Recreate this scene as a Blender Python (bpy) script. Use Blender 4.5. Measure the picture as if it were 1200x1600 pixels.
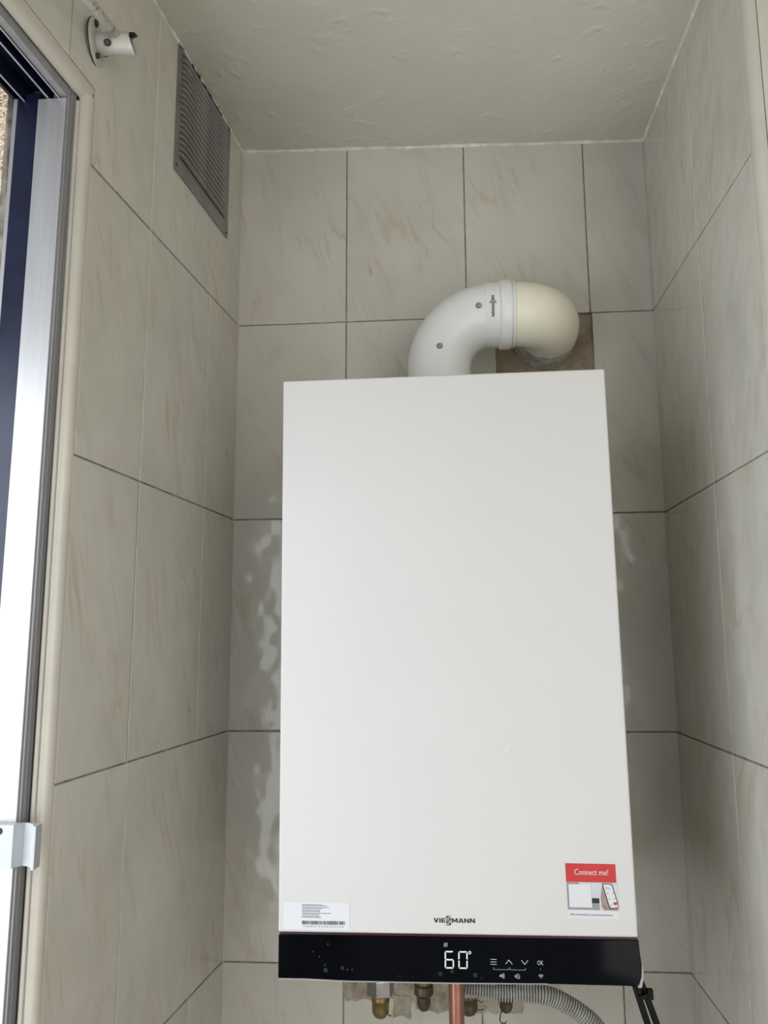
import bpy, bmesh, math, random
from mathutils import Vector, Matrix
from mathutils.noise import noise as pnoise

# ------------------------------------------------------------------ scene, camera, light
S = bpy.context.scene
COL = S.collection
for o in list(bpy.data.objects):
    bpy.data.objects.remove(o)
ZO = 2.4                                   # the room is measured down from the ceiling; the floor lies at z = 0
PI = math.pi

cd = bpy.data.cameras.new('camera')
cam = bpy.data.objects.new('camera', cd)
COL.objects.link(cam)
cd.sensor_fit = 'VERTICAL'
cd.sensor_height = 36.0
cd.lens = 1265.4 * 36.0 / 1600.0
cd.clip_start = 0.02
_y, _p, _r = -0.0795, 0.1683, -0.0040
f = Vector((math.sin(_y)*math.cos(_p), math.cos(_y)*math.cos(_p), math.sin(_p)))
r0 = Vector((math.cos(_y), -math.sin(_y), 0)); u0 = r0.cross(f)
r1 = math.cos(_r)*r0 + math.sin(_r)*u0; u1 = -math.sin(_r)*r0 + math.cos(_r)*u0
cam.matrix_world = Matrix(((r1.x, u1.x, -f.x, 0.0051), (r1.y, u1.y, -f.y, -1.3422),
                           (r1.z, u1.z, -f.z, -0.8796 + ZO), (0, 0, 0, 1)))
S.camera = cam

W = bpy.data.worlds.new('sky'); S.world = W; W.use_nodes = True
bg = W.node_tree.nodes['Background']
bg.inputs[0].default_value = (0.84, 0.90, 1.0, 1); bg.inputs[1].default_value = 1.6

def area_light(name, loc, target, sx, sy, power, col):
    ld = bpy.data.lights.new(name, 'AREA'); ld.shape = 'RECTANGLE'; ld.size = sx; ld.size_y = sy
    ld.energy = power; ld.color = col
    lo = bpy.data.objects.new(name, ld); COL.objects.link(lo)
    lo.location = loc
    lo.rotation_euler = (Vector(target) - Vector(loc)).to_track_quat('-Z', 'Y').to_euler()
    return lo
# lights: the balcony opening behind the photographer, the sliding window on the left, an unseen fill lamp added on
# the right, and the sun, which stands steeply and reaches the outer wall but not the niche
L_SKY, L_REAR, L_WIN, L_SIDE, L_SUN = 0.42, 0.8, 10.4, 18.5, 3.2
bg.inputs[1].default_value = L_SKY
area_light('daylight_opening', (0.30, -2.55, 1.35), (0.05, 0, 1.45), 1.3, 1.7, L_REAR, (0.92, 0.96, 1.0))
area_light('daylight_window', (-0.58, -1.00, 1.30), (0.36, -0.62, 1.22), 0.75, 1.2, L_WIN, (0.89, 0.945, 1.0))
area_light('fill_side', (1.05, -1.75, 1.40), (0.0, -0.55, 1.45), 1.5, 1.8, L_SIDE, (1.0, 0.985, 0.955))  # fill lamp added to brighten the side walls, no opening there
sd = bpy.data.lights.new('sun', 'SUN'); sd.energy = L_SUN; sd.angle = 0.01; sd.color = (1.0, 0.93, 0.82)
so = bpy.data.objects.new('sun', sd); COL.objects.link(so)
so.rotation_euler = Vector((0.085, 0.45, -0.88)).to_track_quat('-Z', 'Y').to_euler()

S.view_settings.view_transform = 'Standard'; S.view_settings.look = 'None'
S.view_settings.gamma = 1.0; S.view_settings.use_curve_mapping = False
S.view_settings.exposure = 0.11

# ------------------------------------------------------------------ materials
def nodemat(name):
    m = bpy.data.materials.new(name); m.use_nodes = True
    nt = m.node_tree; b = nt.nodes['Principled BSDF']
    return m, nt, b
def N(nt, t, **kw):
    n = nt.nodes.new(t)
    for k, v in kw.items(): setattr(n, k, v)
    return n
def mapping(nt, src='Object', scale=(1, 1, 1), rot=(0, 0, 0)):
    tc = N(nt, 'ShaderNodeTexCoord'); mp = N(nt, 'ShaderNodeMapping')
    mp.inputs['Scale'].default_value = scale; mp.inputs['Rotation'].default_value = rot
    nt.links.new(tc.outputs[src], mp.inputs[0]); return mp.outputs[0]
def noise_tex(nt, vec, scale, detail=4, rough=0.55, dist=0.0):
    n = N(nt, 'ShaderNodeTexNoise'); n.inputs['Scale'].default_value = scale
    n.inputs['Detail'].default_value = detail; n.inputs['Roughness'].default_value = rough
    n.inputs['Distortion'].default_value = dist
    nt.links.new(vec, n.inputs['Vector']); return n.outputs['Fac']
def ramp(nt, fac, stops):
    r = N(nt, 'ShaderNodeValToRGB'); e = r.color_ramp.elements
    while len(e) < len(stops): e.new(0.5)
    for i, (p, c) in enumerate(stops):
        e[i].position = p; e[i].color = (c[0], c[1], c[2], 1) if isinstance(c, (tuple, list)) else (c, c, c, 1)
    nt.links.new(fac, r.inputs[0]); return r.outputs[0]
def mix(nt, fac, a, b):
    m = N(nt, 'ShaderNodeMix', data_type='RGBA')
    for sock, v in ((m.inputs[0], fac), (m.inputs[6], a), (m.inputs[7], b)):
        if isinstance(v, (int, float)): sock.default_value = v
        elif isinstance(v, tuple): sock.default_value = (*v, 1)
        else: nt.links.new(v, sock)
    return m.outputs[2]
def bump(nt, b, h, strength, dist=0.002):
    n = N(nt, 'ShaderNodeBump'); n.inputs['Strength'].default_value = strength; n.inputs['Distance'].default_value = dist
    nt.links.new(h, n.inputs['Height']); nt.links.new(n.outputs[0], b.inputs['Normal']); return n
def plain(name, col, rough=0.5, metal=0.0, var=0.06, vs=30, bs=0.0, bscale=60, coat=0.0, emit=0.0):
    m, nt, b = nodemat(name)
    v = mapping(nt)
    f_ = noise_tex(nt, v, vs, 4)
    c2 = tuple(max(0, c*(1-var*2.2)) for c in col); c3 = tuple(min(1, c*(1+var)) for c in col)
    cc = ramp(nt, f_, [(0.3, c2), (0.7, c3)])
    nt.links.new(cc, b.inputs['Base Color'])
    b.inputs['Roughness'].default_value = rough; b.inputs['Metallic'].default_value = metal
    b.inputs['Coat Weight'].default_value = coat
    if bs > 0: bump(nt, b, noise_tex(nt, v, bscale, 5), bs)
    if emit > 0:
        nt.links.new(cc, b.inputs['Emission Color']); b.inputs['Emission Strength'].default_value = emit
    return m

def tile_material():
    m, nt, b = nodemat('marbled_wall_tile')
    uv = mapping(nt, 'UV', rot=(0, 0, math.radians(-17)))
    # a: the coarse cloud, s: grey stretched streaks, p: beige-pink diagonal veins
    sc = N(nt, 'ShaderNodeMapping'); sc.inputs['Scale'].default_value = (30, 6.5, 1); nt.links.new(uv, sc.inputs[0])
    s = noise_tex(nt, sc.outputs[0], 1.0, 6, 0.6, 0.7)
    sm = ramp(nt, s, [(0.56, 0.0), (0.78, 1.0)])
    sc2 = N(nt, 'ShaderNodeMapping'); sc2.inputs['Scale'].default_value = (17, 3.2, 1); sc2.inputs['Location'].default_value = (4, 7, 0)
    nt.links.new(uv, sc2.inputs[0])
    p = noise_tex(nt, sc2.outputs[0], 1.0, 3, 0.5, 1.1)
    pm = ramp(nt, p, [(0.455, 0.0), (0.50, 0.75), (0.53, 0.0)])
    pz = ramp(nt, noise_tex(nt, uv, 7.0, 2), [(0.48, 0.0), (0.66, 1.0)])
    mul = N(nt, 'ShaderNodeMath', operation='MULTIPLY'); nt.links.new(pm, mul.inputs[0]); nt.links.new(pz, mul.inputs[1])
    a = noise_tex(nt, uv, 5.0, 3)
    base = ramp(nt, a, [(0.3, (0.520, 0.502, 0.436)), (0.7, (0.597, 0.573, 0.508))])
    mul2 = N(nt, 'ShaderNodeMath', operation='MULTIPLY'); nt.links.new(sm, mul2.inputs[0]); mul2.inputs[1].default_value = 0.42
    c = mix(nt, mul2.outputs[0], base, (0.367, 0.354, 0.294))
    c = mix(nt, mul.outputs[0], c, (0.50, 0.40, 0.31))
    # fine dark flecks
    sc3 = N(nt, 'ShaderNodeMapping'); sc3.inputs['Scale'].default_value = (75, 17, 1); nt.links.new(uv, sc3.inputs[0])
    fk = ramp(nt, noise_tex(nt, sc3.outputs[0], 1.0, 2), [(0.70, 0.0), (0.80, 0.42)])
    c = mix(nt, fk, c, (0.245, 0.224, 0.183))
    nt.links.new(c, b.inputs['Base Color'])
    b.inputs['Roughness'].default_value = 0.10
    b.inputs['IOR'].default_value = 1.42
    o = mapping(nt, 'Object')
    hn = noise_tex(nt, o, 22, 1, 0.4)
    bump(nt, b, hn, 0.38, 0.007)
    return m
M = {}
M['tile'] = tile_material()
M['grout'] = plain('grey_grout', (0.25, 0.235, 0.20), 0.9, var=0.25, vs=60, bs=0.4, bscale=200)
M['grout_pale'] = plain('pale_grout', (0.561, 0.537, 0.451), 0.8, var=0.15, vs=60, bs=0.4, bscale=200)
M['trim'] = plain('cream_glazed_edge_tile', (0.52, 0.49, 0.42), 0.25, var=0.05, vs=9)
M['plaster_bead'] = plain('white_plaster_bead', (0.732, 0.714, 0.621), 0.75, var=0.12, vs=50, bs=0.6, bscale=120)
M['floor'] = plain('floor_tile', (0.42, 0.38, 0.33), 0.4, var=0.1)
M['outwall_white'] = plain('outer_wall_render', (0.62, 0.60, 0.56), 0.8)
def ceiling_material():
    m, nt, b = nodemat('rough_painted_plaster')
    v = mapping(nt)
    nt.links.new(ramp(nt, noise_tex(nt, v, 6, 4), [(0.3, (0.573, 0.555, 0.480)), (0.7, (0.634, 0.616, 0.533))]), b.inputs['Base Color'])
    b.inputs['Roughness'].default_value = 0.55
    h1 = noise_tex(nt, v, 45, 5, 0.6, 0.3)
    h2 = ramp(nt, noise_tex(nt, v, 24, 2), [(0.60, 0.0), (0.72, 1.0)])
    ad = N(nt, 'ShaderNodeMath', operation='ADD'); nt.links.new(h1, ad.inputs[0]); nt.links.new(h2, ad.inputs[1])
    bump(nt, b, ad.outputs[0], 0.35, 0.003)
    return m
M['ceiling'] = ceiling_material()
def mortar_material(name, c1, c2, c3):
    m, nt, b = nodemat(name)
    v = mapping(nt)
    c = ramp(nt, noise_tex(nt, v, 28, 6, 0.65), [(0.32, c1), (0.52, c2), (0.72, c3)])
    nt.links.new(c, b.inputs['Base Color']); b.inputs['Roughness'].default_value = 0.95
    bump(nt, b, noise_tex(nt, v, 180, 6, 0.7), 0.8, 0.003)
    return m
M['mortar'] = mortar_material('brown_cement', (0.20, 0.155, 0.10), (0.32, 0.26, 0.18), (0.38, 0.32, 0.23))
M['stain'] = mortar_material('stained_beige_filler', (0.20, 0.155, 0.11), (0.43, 0.385, 0.30), (0.53, 0.48, 0.385))
def pebble_material():
    m, nt, b = nodemat('pebbledash')
    v = mapping(nt)
    vo = N(nt, 'ShaderNodeTexVoronoi'); vo.inputs['Scale'].default_value = 330; nt.links.new(v, vo.inputs['Vector'])
    sep = N(nt, 'ShaderNodeSeparateColor'); nt.links.new(vo.outputs['Color'], sep.inputs[0])
    c = ramp(nt, sep.outputs[0], [(0.0, (0.20, 0.15, 0.12)), (0.22, (0.56, 0.44, 0.32)), (0.55, (0.76, 0.64, 0.50)), (1.0, (0.88, 0.80, 0.68))])
    nt.links.new(c, b.inputs['Base Color']); b.inputs['Roughness'].default_value = 0.95
    bump(nt, b, vo.outputs['Distance'], 0.7, 0.004)
    return m
M['pebble'] = pebble_material()
def brushed(name, c1, c2, rough, metal, stretch=(60, 60, 3)):
    m, nt, b = nodemat(name)
    v = mapping(nt, scale=stretch)
    nt.links.new(ramp(nt, noise_tex(nt, v, 1.0, 5, 0.65), [(0.3, c1), (0.7, c2)]), b.inputs['Base Color'])
    b.inputs['Roughness'].default_value = rough; b.inputs['Metallic'].default_value = metal
    return m
M['alu'] = brushed('anodised_aluminium', (0.44, 0.44, 0.44), (0.55, 0.55, 0.56), 0.42, 0.45)
M['alu_grey'] = brushed('weathered_grey_aluminium', (0.24, 0.24, 0.245), (0.33, 0.33, 0.335), 0.5, 0.3)
M['shade_navy'] = plain('shaded_channel_navy', (0.007, 0.011, 0.036), 0.4, var=0.2)  # shade inside the aluminium frame channels, put into the colour
M['white_alu'] = plain('white_lacquered_latch', (0.40, 0.42, 0.43), 0.35, var=0.03)
M['vent'] = brushed('aged_vent_aluminium', (0.21, 0.21, 0.205), (0.35, 0.35, 0.345), 0.30, 0.75, (20, 20, 20))
M['dark'] = plain('dark_recess', (0.02, 0.02, 0.02), 0.8)
M['white_boiler'] = plain('white_powder_coat', (0.575, 0.565, 0.545), 0.38, var=0.012, vs=4, bs=0.03, bscale=900)
M['chassis'] = plain('grey_sheet_steel', (0.42, 0.43, 0.44), 0.45, 0.3)
M['black_glass'] = plain('black_glossy_panel', (0.0015, 0.002, 0.0035), 0.07, var=0.1)
M['black_glass'].node_tree.nodes['Principled BSDF'].inputs['IOR'].default_value = 1.20
M['red_trim'] = plain('dark_red_gap_strip', (0.035, 0.006, 0.009), 0.35)
M['film'] = plain('clear_grey_film_edge', (0.33, 0.32, 0.30), 0.2)
M['ink'] = plain('black_print', (0.012, 0.012, 0.014), 0.5)
M['ink_grey'] = plain('grey_print', (0.10, 0.10, 0.11), 0.6)
M['paper'] = plain('white_label_paper', (0.62, 0.62, 0.635), 0.35, var=0.01)
M['sticker_red'] = plain('red_label_print', (0.50, 0.022, 0.018), 0.4, var=0.03)
M['sticker_grey'] = plain('grey_label_print', (0.27, 0.27, 0.28), 0.4)
M['sticker_pale'] = plain('pale_grey_label_print', (0.55, 0.56, 0.60), 0.4)
M['sticker_skin'] = plain('skin_tone_label_print', (0.36, 0.25, 0.21), 0.4, var=0.2, vs=80)
M['led'] = plain('lit_display_segment', (0.52, 0.58, 0.50), 0.4, var=0.01, emit=0.34)
M['led_dim'] = plain('lit_touch_symbol', (0.36, 0.38, 0.39), 0.4, var=0.01, emit=0.16)
M['flue_white'] = plain('white_flue_enamel', (0.79, 0.79, 0.775), 0.30, var=0.015, vs=8)
M['flue_cream'] = plain('cream_flue_plastic', (0.84, 0.80, 0.655), 0.32, var=0.008, vs=8)
M['flue_dirty'] = plain('plaster_smeared_collar', (0.52, 0.51, 0.47), 0.6, var=0.22, vs=40, bs=0.4, bscale=60)
M['chrome'] = plain('chrome_plate', (0.40, 0.40, 0.40), 0.22, 1.0, var=0.08, vs=90)
M['steel'] = plain('zinc_screw', (0.42, 0.44, 0.43), 0.3, 0.9)
M['brass'] = plain('aged_brass', (0.30, 0.22, 0.10), 0.38, 0.8, var=0.2, vs=60)
M['brass_dark'] = plain('tarnished_brass', (0.15, 0.12, 0.075), 0.45, 0.7, var=0.25, vs=60)
M['brass_bright'] = plain('copper_washer', (0.50, 0.27, 0.12), 0.35, 0.9)
M['copper'] = plain('copper_tube', (0.45, 0.22, 0.165), 0.30, 0.85, var=0.12, vs=25)
M['hose'] = plain('grey_corrugated_plastic', (0.46, 0.45, 0.41), 0.45, var=0.1, vs=50)
M['rubber'] = plain('black_rubber', (0.004, 0.004, 0.005), 0.55)
M['rubber'].node_tree.nodes['Principled BSDF'].inputs['Specular IOR Level'].default_value = 0.2
M['wire'] = plain('rusty_wire', (0.03, 0.024, 0.02), 0.6, 0.4)
M['bracket'] = plain('off_white_enamel', (0.50, 0.48, 0.43), 0.4, var=0.08, vs=60)
M['bracket_plug'] = plain('dark_green_plug', (0.018, 0.028, 0.026), 0.4)
def rod_material():
    m, nt, b = nodemat('chipped_painted_rod')
    v = mapping(nt)
    c = ramp(nt, noise_tex(nt, v, 120, 4, 0.7), [(0.33, (0.16, 0.115, 0.08)), (0.42, (0.38, 0.33, 0.28)), (0.52, (0.50, 0.47, 0.42))])
    nt.links.new(c, b.inputs['Base Color']); b.inputs['Roughness'].default_value = 0.7
    bump(nt, b, noise_tex(nt, v, 260, 4), 0.6, 0.002)
    return m
M['rod'] = rod_material()

# ------------------------------------------------------------------ builders
class MB:
    """collects vertices and faces (room coordinates, z down from the ceiling) for ONE mesh"""
    def __init__(s): s.v = []; s.f = []; s.mi = []; s.uv = {}
    def add(s, vs, fs, mi=0, uvs=None):
        o = len(s.v); s.v += [Vector(x) for x in vs]
        for k, fc in enumerate(fs):
            if uvs: s.uv[len(s.f)] = [uvs[i] for i in fc]
            s.f.append([i+o for i in fc]); s.mi.append(mi)
    def box(s, a, b, mi=0, fn=None):
        (x0, y0, z0), (x1, y1, z1) = a, b
        vs = [(x, y, z) for x in (x0, x1) for y in (y0, y1) for z in (z0, z1)]
        if fn: vs = [fn(*q) for q in vs]
        s.add(vs, [(0, 1, 3, 2), (4, 6, 7, 5), (0, 4, 5, 1), (2, 3, 7, 6), (0, 2, 6, 4), (1, 5, 7, 3)], mi)
    def poly(s, pts, fn, n0, n1, mi=0):
        """prism of a 2-D outline between depths n0 (front) and n1"""
        k = len(pts)
        vs = [fn(a, b, n0) for a, b in pts] + [fn(a, b, n1) for a, b in pts]
        fs = [tuple(range(k)), tuple(range(2*k-1, k-1, -1))] + [(i, (i+k), (i+1) % k + k, (i+1) % k) for i in range(k)]
        s.add(vs, fs, mi)
    def tube(s, pts, rad, seg=24, caps=True, mi=0, up=None):
        pts = [Vector(p) for p in pts]; n = len(pts)
        rads = rad if isinstance(rad, (list, tuple)) else [rad]*n
        tang = []
        for i in range(n):
            a = pts[max(i-1, 0)]; b = pts[min(i+1, n-1)]
            t = b - a
            if t.length < 1e-9: t = tang[-1] if tang else Vector((0, 0, 1))
            tang.append(t.normalized())
        t0 = tang[0]; ref = Vector(up) if up else (Vector((0, 0, 1)) if abs(t0.z) < 0.9 else Vector((1, 0, 0)))
        nrm = (ref - t0*ref.dot(t0)).normalized()
        vs = []
        for i in range(n):
            t = tang[i]; nrm = (nrm - t*nrm.dot(t)).normalized(); bn = t.cross(nrm)
            for k in range(seg):
                a = 2*PI*k/seg
                vs.append(pts[i] + (nrm*math.cos(a) + bn*math.sin(a))*rads[i])
        fs = [(i*seg+k, i*seg+(k+1) % seg, (i+1)*seg+(k+1) % seg, (i+1)*seg+k) for i in range(n-1) for k in range(seg)]
        if caps: fs += [tuple(range(seg-1, -1, -1)), tuple((n-1)*seg+k for k in range(seg))]
        s.add(vs, fs, mi)
    def lathe(s, c, axis, prof, seg=32, mi=0, caps=True):
        """prof: (distance along axis, radius)"""
        c = Vector(c); ax = Vector(axis).normalized()
        ref = Vector((0, 0, 1)) if abs(ax.z) < 0.9 else Vector((1, 0, 0))
        n1 = (ref - ax*ref.dot(ax)).normalized(); n2 = ax.cross(n1)
        vs = [c + ax*t + (n1*math.cos(2*PI*k/seg) + n2*math.sin(2*PI*k/seg))*r for t, r in prof for k in range(seg)]
        m = len(prof)
        fs = [(i*seg+k, i*seg+(k+1) % seg, (i+1)*seg+(k+1) % seg, (i+1)*seg+k) for i in range(m-1) for k in range(seg)]
        if caps: fs += [tuple(range(seg-1, -1, -1)), tuple((m-1)*seg+k for k in range(seg))]
        s.add(vs, fs, mi)
    def build(s, name, mats, parent=None, smooth=None, bevel=0.0, bseg=2, fixn=True):
        mats = mats if isinstance(mats, (list, tuple)) else [mats]
        me = bpy.data.meshes.new(name)
        xs = [v.x for v in s.v]; ys = [v.y for v in s.v]; zs = [v.z for v in s.v]
        wp = WORLD.get(parent.name, Vector((0, 0, 0))) if parent else Vector((0, 0, 0))
        org = Vector(((min(xs)+max(xs))/2, (min(ys)+max(ys))/2, min(zs)))
        me.from_pydata([tuple(v-org) for v in s.v], [], s.f)
        for i, p in enumerate(me.polygons): p.material_index = s.mi[i]
        if s.uv:
            ul = me.uv_layers.new(name='UVMap')
            for i, p in enumerate(me.polygons):
                if i in s.uv:
                    for li, u in zip(p.loop_indices, s.uv[i]): ul.data[li].uv = u
        for m in mats: me.materials.append(m)
        if fixn:
            bm = bmesh.new(); bm.from_mesh(me); bmesh.ops.recalc_face_normals(bm, faces=bm.faces); bm.to_mesh(me); bm.free()
        o = bpy.data.objects.new(name, me); COL.objects.link(o)
        WORLD[o.name] = org.copy()
        if parent:
            o.parent = parent; o.location = org - wp
        else:
            o.location = org + Vector((0, 0, ZO))
        if bevel > 0:
            md = o.modifiers.new('bevel', 'BEVEL'); md.width = bevel; md.segments = bseg; md.limit_method = 'ANGLE'; md.angle_limit = math.radians(35)
        if smooth is not None:
            me.shade_smooth()
            me.set_sharp_from_angle(angle=math.radians(smooth))
        return o
WORLD = {}
def thing(name, label, cat, loc, group=None):
    o = bpy.data.objects.new(name, None); COL.objects.link(o); o.empty_display_size = 0.05
    o.location = Vector(loc) + Vector((0, 0, ZO)); WORLD[o.name] = Vector(loc)
    o['label'] = label; o['category'] = cat
    if group: o['group'] = group
    return o
def tag(o, label, cat, group=None):
    o['label'] = label; o['category'] = cat
    if group: o['group'] = group
    return o
def structure(o, label=None):
    o['kind'] = 'structure'
    if label: o['label'] = label
    return o

# ------------------------------------------------------------------ the room
def XL(y, z): return -0.3617 + 0.0893*y - 0.0030*(z + 0.3098)
def XR(y, z): return 0.3627 - 0.0033*y + 0.0051*(z + 0.3098)
def ZC(x, y): return 0.0209 - 0.0259*x + 0.0214*y
ROW = [-0.3098 - 0.3497*i for i in range(-1, 7)]      # heights of the tile joints, ROW[1] is the first one in view
FLOOR = -2.4

def tiles(mb, cells, P, rnd, gap=0.0011, pale_v=False):
    """cells: (a0, a1, b0, b1) in wall coordinates; P(a, b, n) -> point, n is height above the mortar"""
    for (a0, a1, b0, b1, *hole) in cells:
        if a1 - a0 < 2.5*gap or b1 - b0 < 2.5*gap: continue
        ox, oy = rnd.uniform(0, 40), rnd.uniform(0, 40)
        A0, A1, B0, B1 = a0+gap, a1-gap, b0+gap, b1-gap
        e = 0.0012
        j = lambda: rnd.uniform(-0.00035, 0.00035)
        hts = [0.0016 + j() for _ in range(4)]
        def topz(a, b): return P(a, b)
        outer = [(A0, B0), (A1, B0), (A1, B1), (A0, B1)]
        inner = [(A0+e, B0+e), (A1-e, B0+e), (A1-e, B1-e), (A0+e, B1-e)]
        vs = [P(a, b, -0.004) for a, b in outer] + [P(a, b, hts[k]*0.55) for k, (a, b) in enumerate(outer)] + \
             [P(a, b, hts[k]) for k, (a, b) in enumerate(inner)]
        uv = [(a + ox, b + oy) for a, b in outer]*2 + [(a + ox, b + oy) for a, b in inner]
        fs = [(8, 9, 10, 11)]
        for k in range(4):
            l = (k+1) % 4
            fs.append((k, l, 4+l, 4+k)); fs.append((4+k, 4+l, 8+l, 8+k))
        mb.add(vs, fs, 0, uv)

rnd = random.Random(4)
# back wall: a = x, b = z
def PB(a, b, n=0): return Vector((a, -n, b + 0.0017*a))
wb = MB()
cols = [-0.3640, -0.1672, 0.0444, 0.2560, 0.3640]
cells = []
for c in range(4):
    a0, a1 = cols[c], cols[c+1]
    for k in range(0, 7):
        top = ROW[k] if k else 0.06
        if k == 0: top = 0.045; bot = ROW[1]
        else: bot = ROW[k+1] if k < 6 else FLOOR
        if k >= 6: top, bot = ROW[6], max(ROW[7], FLOOR)
        cells.append([a0, a1, bot, top])
HX0, HX1, HZ0 = 0.0925, 0.2585, -0.62                # cut-out in the tiling for the flue
out = []
for (a0, a1, b0, b1) in cells:
    if abs(b1 - ROW[1]) < 1e-6 and a0 < HX1 and a1 > HX0:
        if a0 < HX0: out.append([a0, HX0+0.001, b0, b1])
        if a1 > HX1: out.append([HX1-0.001, a1, b0, b1])
        out.append([max(a0, HX0), min(a1, HX1), b0, HZ0])
    else: out.append([a0, a1, b0, b1])
tiles(wb, out, PB, rnd)
for (a0, a1, b0, b1) in ((-0.47, HX0, FLOOR, 0.08), (HX1, 0.42, FLOOR, 0.08), (HX0, HX1, ROW[1], 0.08), (HX0, HX1, FLOOR, HZ0)):
    wb.add([PB(a0, b0), PB(a1, b0), PB(a1, b1), PB(a0, b1)], [(0, 1, 2, 3)], 1)
wb.box((-0.47, 0.012, FLOOR), (0.42, 0.1, 0.08), 1)
wall_back = structure(wb.build('wall_back', [M['tile'], M['grout']], fixn=False), 'pale grey marbled tile wall behind the boiler')
hm = MB()                                            # rough cement in the cut-out
nx, nz = 34, 60
vs = []
for i in range(nx+1):
    for j in range(nz+1):
        a = HX0 - 0.001 + (HX1-HX0+0.002)*i/nx; b = HZ0 + (ROW[1]-HZ0+0.001)*j/nz
        vs.append((a, 0.004 + 0.003*pnoise(Vector((a*90, b*90, 1))) , b))
hm.add(vs, [(i*(nz+1)+j, (i+1)*(nz+1)+j, (i+1)*(nz+1)+j+1, i*(nz+1)+j+1) for i in range(nx) for j in range(nz)])
hm.build('cement_patch', M['mortar'], wall_back)
# stained filler around the pipe holes under the boiler
def blob(name, mat, x0, x1, z0, z1, seed, amp=0.004, n0=-0.0024, n1=-0.0018, step=0.004):
    rr = random.Random(seed); pts = []
    def edge(p, q):
        L = math.dist(p, q); k = max(2, int(L/step))
        for i in range(k):
            t = i/k; x = p[0]+(q[0]-p[0])*t; z = p[1]+(q[1]-p[1])*t
            w = amp*pnoise(Vector((x*60, z*60, seed)))*2
            pts.append((x + w, z + amp*pnoise(Vector((x*70+5, z*70, seed)))*2))
    c = [(x0, z0), (x1, z0), (x1, z1), (x0, z1)]
    for i in range(4): edge(c[i], c[(i+1) % 4])
    m = MB(); m.poly(pts, lambda a, b, n: (a, n, b), n0, -0.0005)
    return m.build(name, mat, wall_back)
blob('filler_patch', M['stain'], -0.166, -0.052, -1.4085, -1.33, 3, 0.0025)
blob('filler_patch', M['stain'], -0.055, 0.105, -1.420, -1.325, 9, 0.0032, n0=-0.0032)
blob('filler_patch', M['stain'], -0.09, -0.065, -1.430, -1.40, 5, 0.003, n0=-0.004)

# left wall: a = y, b = z
def PL(a, b, n=0): return Vector((XL(a, b) + n, a + 0.0893*n, b - 0.0133*0 + (b*0 + 0.0133*a)))
YT = -0.5037                                         # the tiling ends at the window reveal
ZT = -0.2135                                         # and above the window
SILL = -1.62
wl = MB()
yj = [0.0, -0.1359, -0.3479, -0.5595, -0.7711, -0.9827, -1.1943, -1.4059, -1.6175, -1.8291, -2.0407, -2.2523, -2.5]
lc = []
for c in range(len(yj)-1):
    a1, a0 = yj[c], yj[c+1]
    for k in range(0, 7):
        top = 0.055 if k == 0 else ROW[k]; bot = ROW[k+1]
        if k == 6: top = ROW[6]; bot = FLOOR
        def put(a0, a1, b0, b1):
            if a1 > a0 and b1 > b0: lc.append([a0, a1, b0, b1])
        if a0 >= YT or a1 <= -1.85: put(a0, a1, bot, top)
        elif a1 > YT:
            put(YT, a1, bot, min(top, ZT) if top < 0 else top) if k else put(YT, a1, bot, top)
            if k == 0: put(a0, YT, ZT, top)
            elif bot < SILL: put(a0, YT, bot, min(top, SILL))
        elif a0 < -1.85:
            put(a0, -1.85, bot, top)
            if k == 0: put(-1.85, a1, ZT, top)
        else:
            if k == 0: put(a0, a1, ZT, top)
            elif bot < SILL: put(a0, a1, bot, min(top, SILL))
# the cut piece round the corner of the window is one tile, no joint at YT in the top row
merged = []
skip = False
for c in lc:
    merged.append(c)
top_a = [c for c in merged if abs(c[0]-YT) < 1e-6 and c[3] > 0]
top_b = [c for c in merged if abs(c[1]-YT) < 1e-6 and c[3] > 0]
if top_a and top_b:
    A, B = top_a[0], top_b[0]
    merged.remove(A); merged.remove(B)
    g_ = 0.0011                                       # one tile, notched by the window
    Lp = [(B[0]+g_, ZT+g_), (YT+g_, ZT+g_), (YT+g_, ROW[1]+g_), (A[1]-g_, ROW[1]+g_), (A[1]-g_, 0.055), (B[0]+g_, 0.055)]
    vs = [PL(a, b, -.004) for a, b in Lp] + [PL(a, b, .0015) for a, b in Lp]
    wl.add(vs, [(6, 7, 10, 11), (7, 8, 9, 10)] + [(k, (k+1) % 6, 6+(k+1) % 6, 6+k) for k in range(6)], 0, [(a+3.3, b+5.1) for a, b in Lp]*2)
tiles(wl, merged, PL, rnd)
for (a0, a1, b0, b1) in ((YT, 0.0, FLOOR, 0.09), (-2.5, YT, ZT, 0.09), (-2.5, YT, FLOOR, SILL), (-2.5, -1.85, SILL, ZT)):
    wl.add([PL(a0, b0), PL(a1, b0), PL(a1, b1), PL(a0, b1)], [(0, 1, 2, 3)], 1)
    wl.add([PL(a0, b0, -.1), PL(a1, b0, -.1), PL(a1, b1, -.1), PL(a0, b1, -.1)], [(3, 2, 1, 0)], 1)
def quadstrip(mb, pts, mi=1): mb.add(pts, [(0, 1, 2, 3)], mi)
quadstrip(wl, [PL(YT-.002, FLOOR, -.004), PL(YT-.002, FLOOR, -.1), PL(YT-.002, 0.0, -.1), PL(YT-.002, 0.0, -.004)])
quadstrip(wl, [PL(-1.85, ZT, 0), PL(-1.85, ZT, -.1), PL(YT, ZT, -.1), PL(YT, ZT, 0)])
quadstrip(wl, [PL(-1.85, SILL, 0), PL(-1.85, SILL, -.1), PL(YT, SILL, -.1), PL(YT, SILL, 0)])
structure(wl.build('wall_left', [M['tile'], M['grout']], fixn=False), 'left tiled wall with the window')
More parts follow.
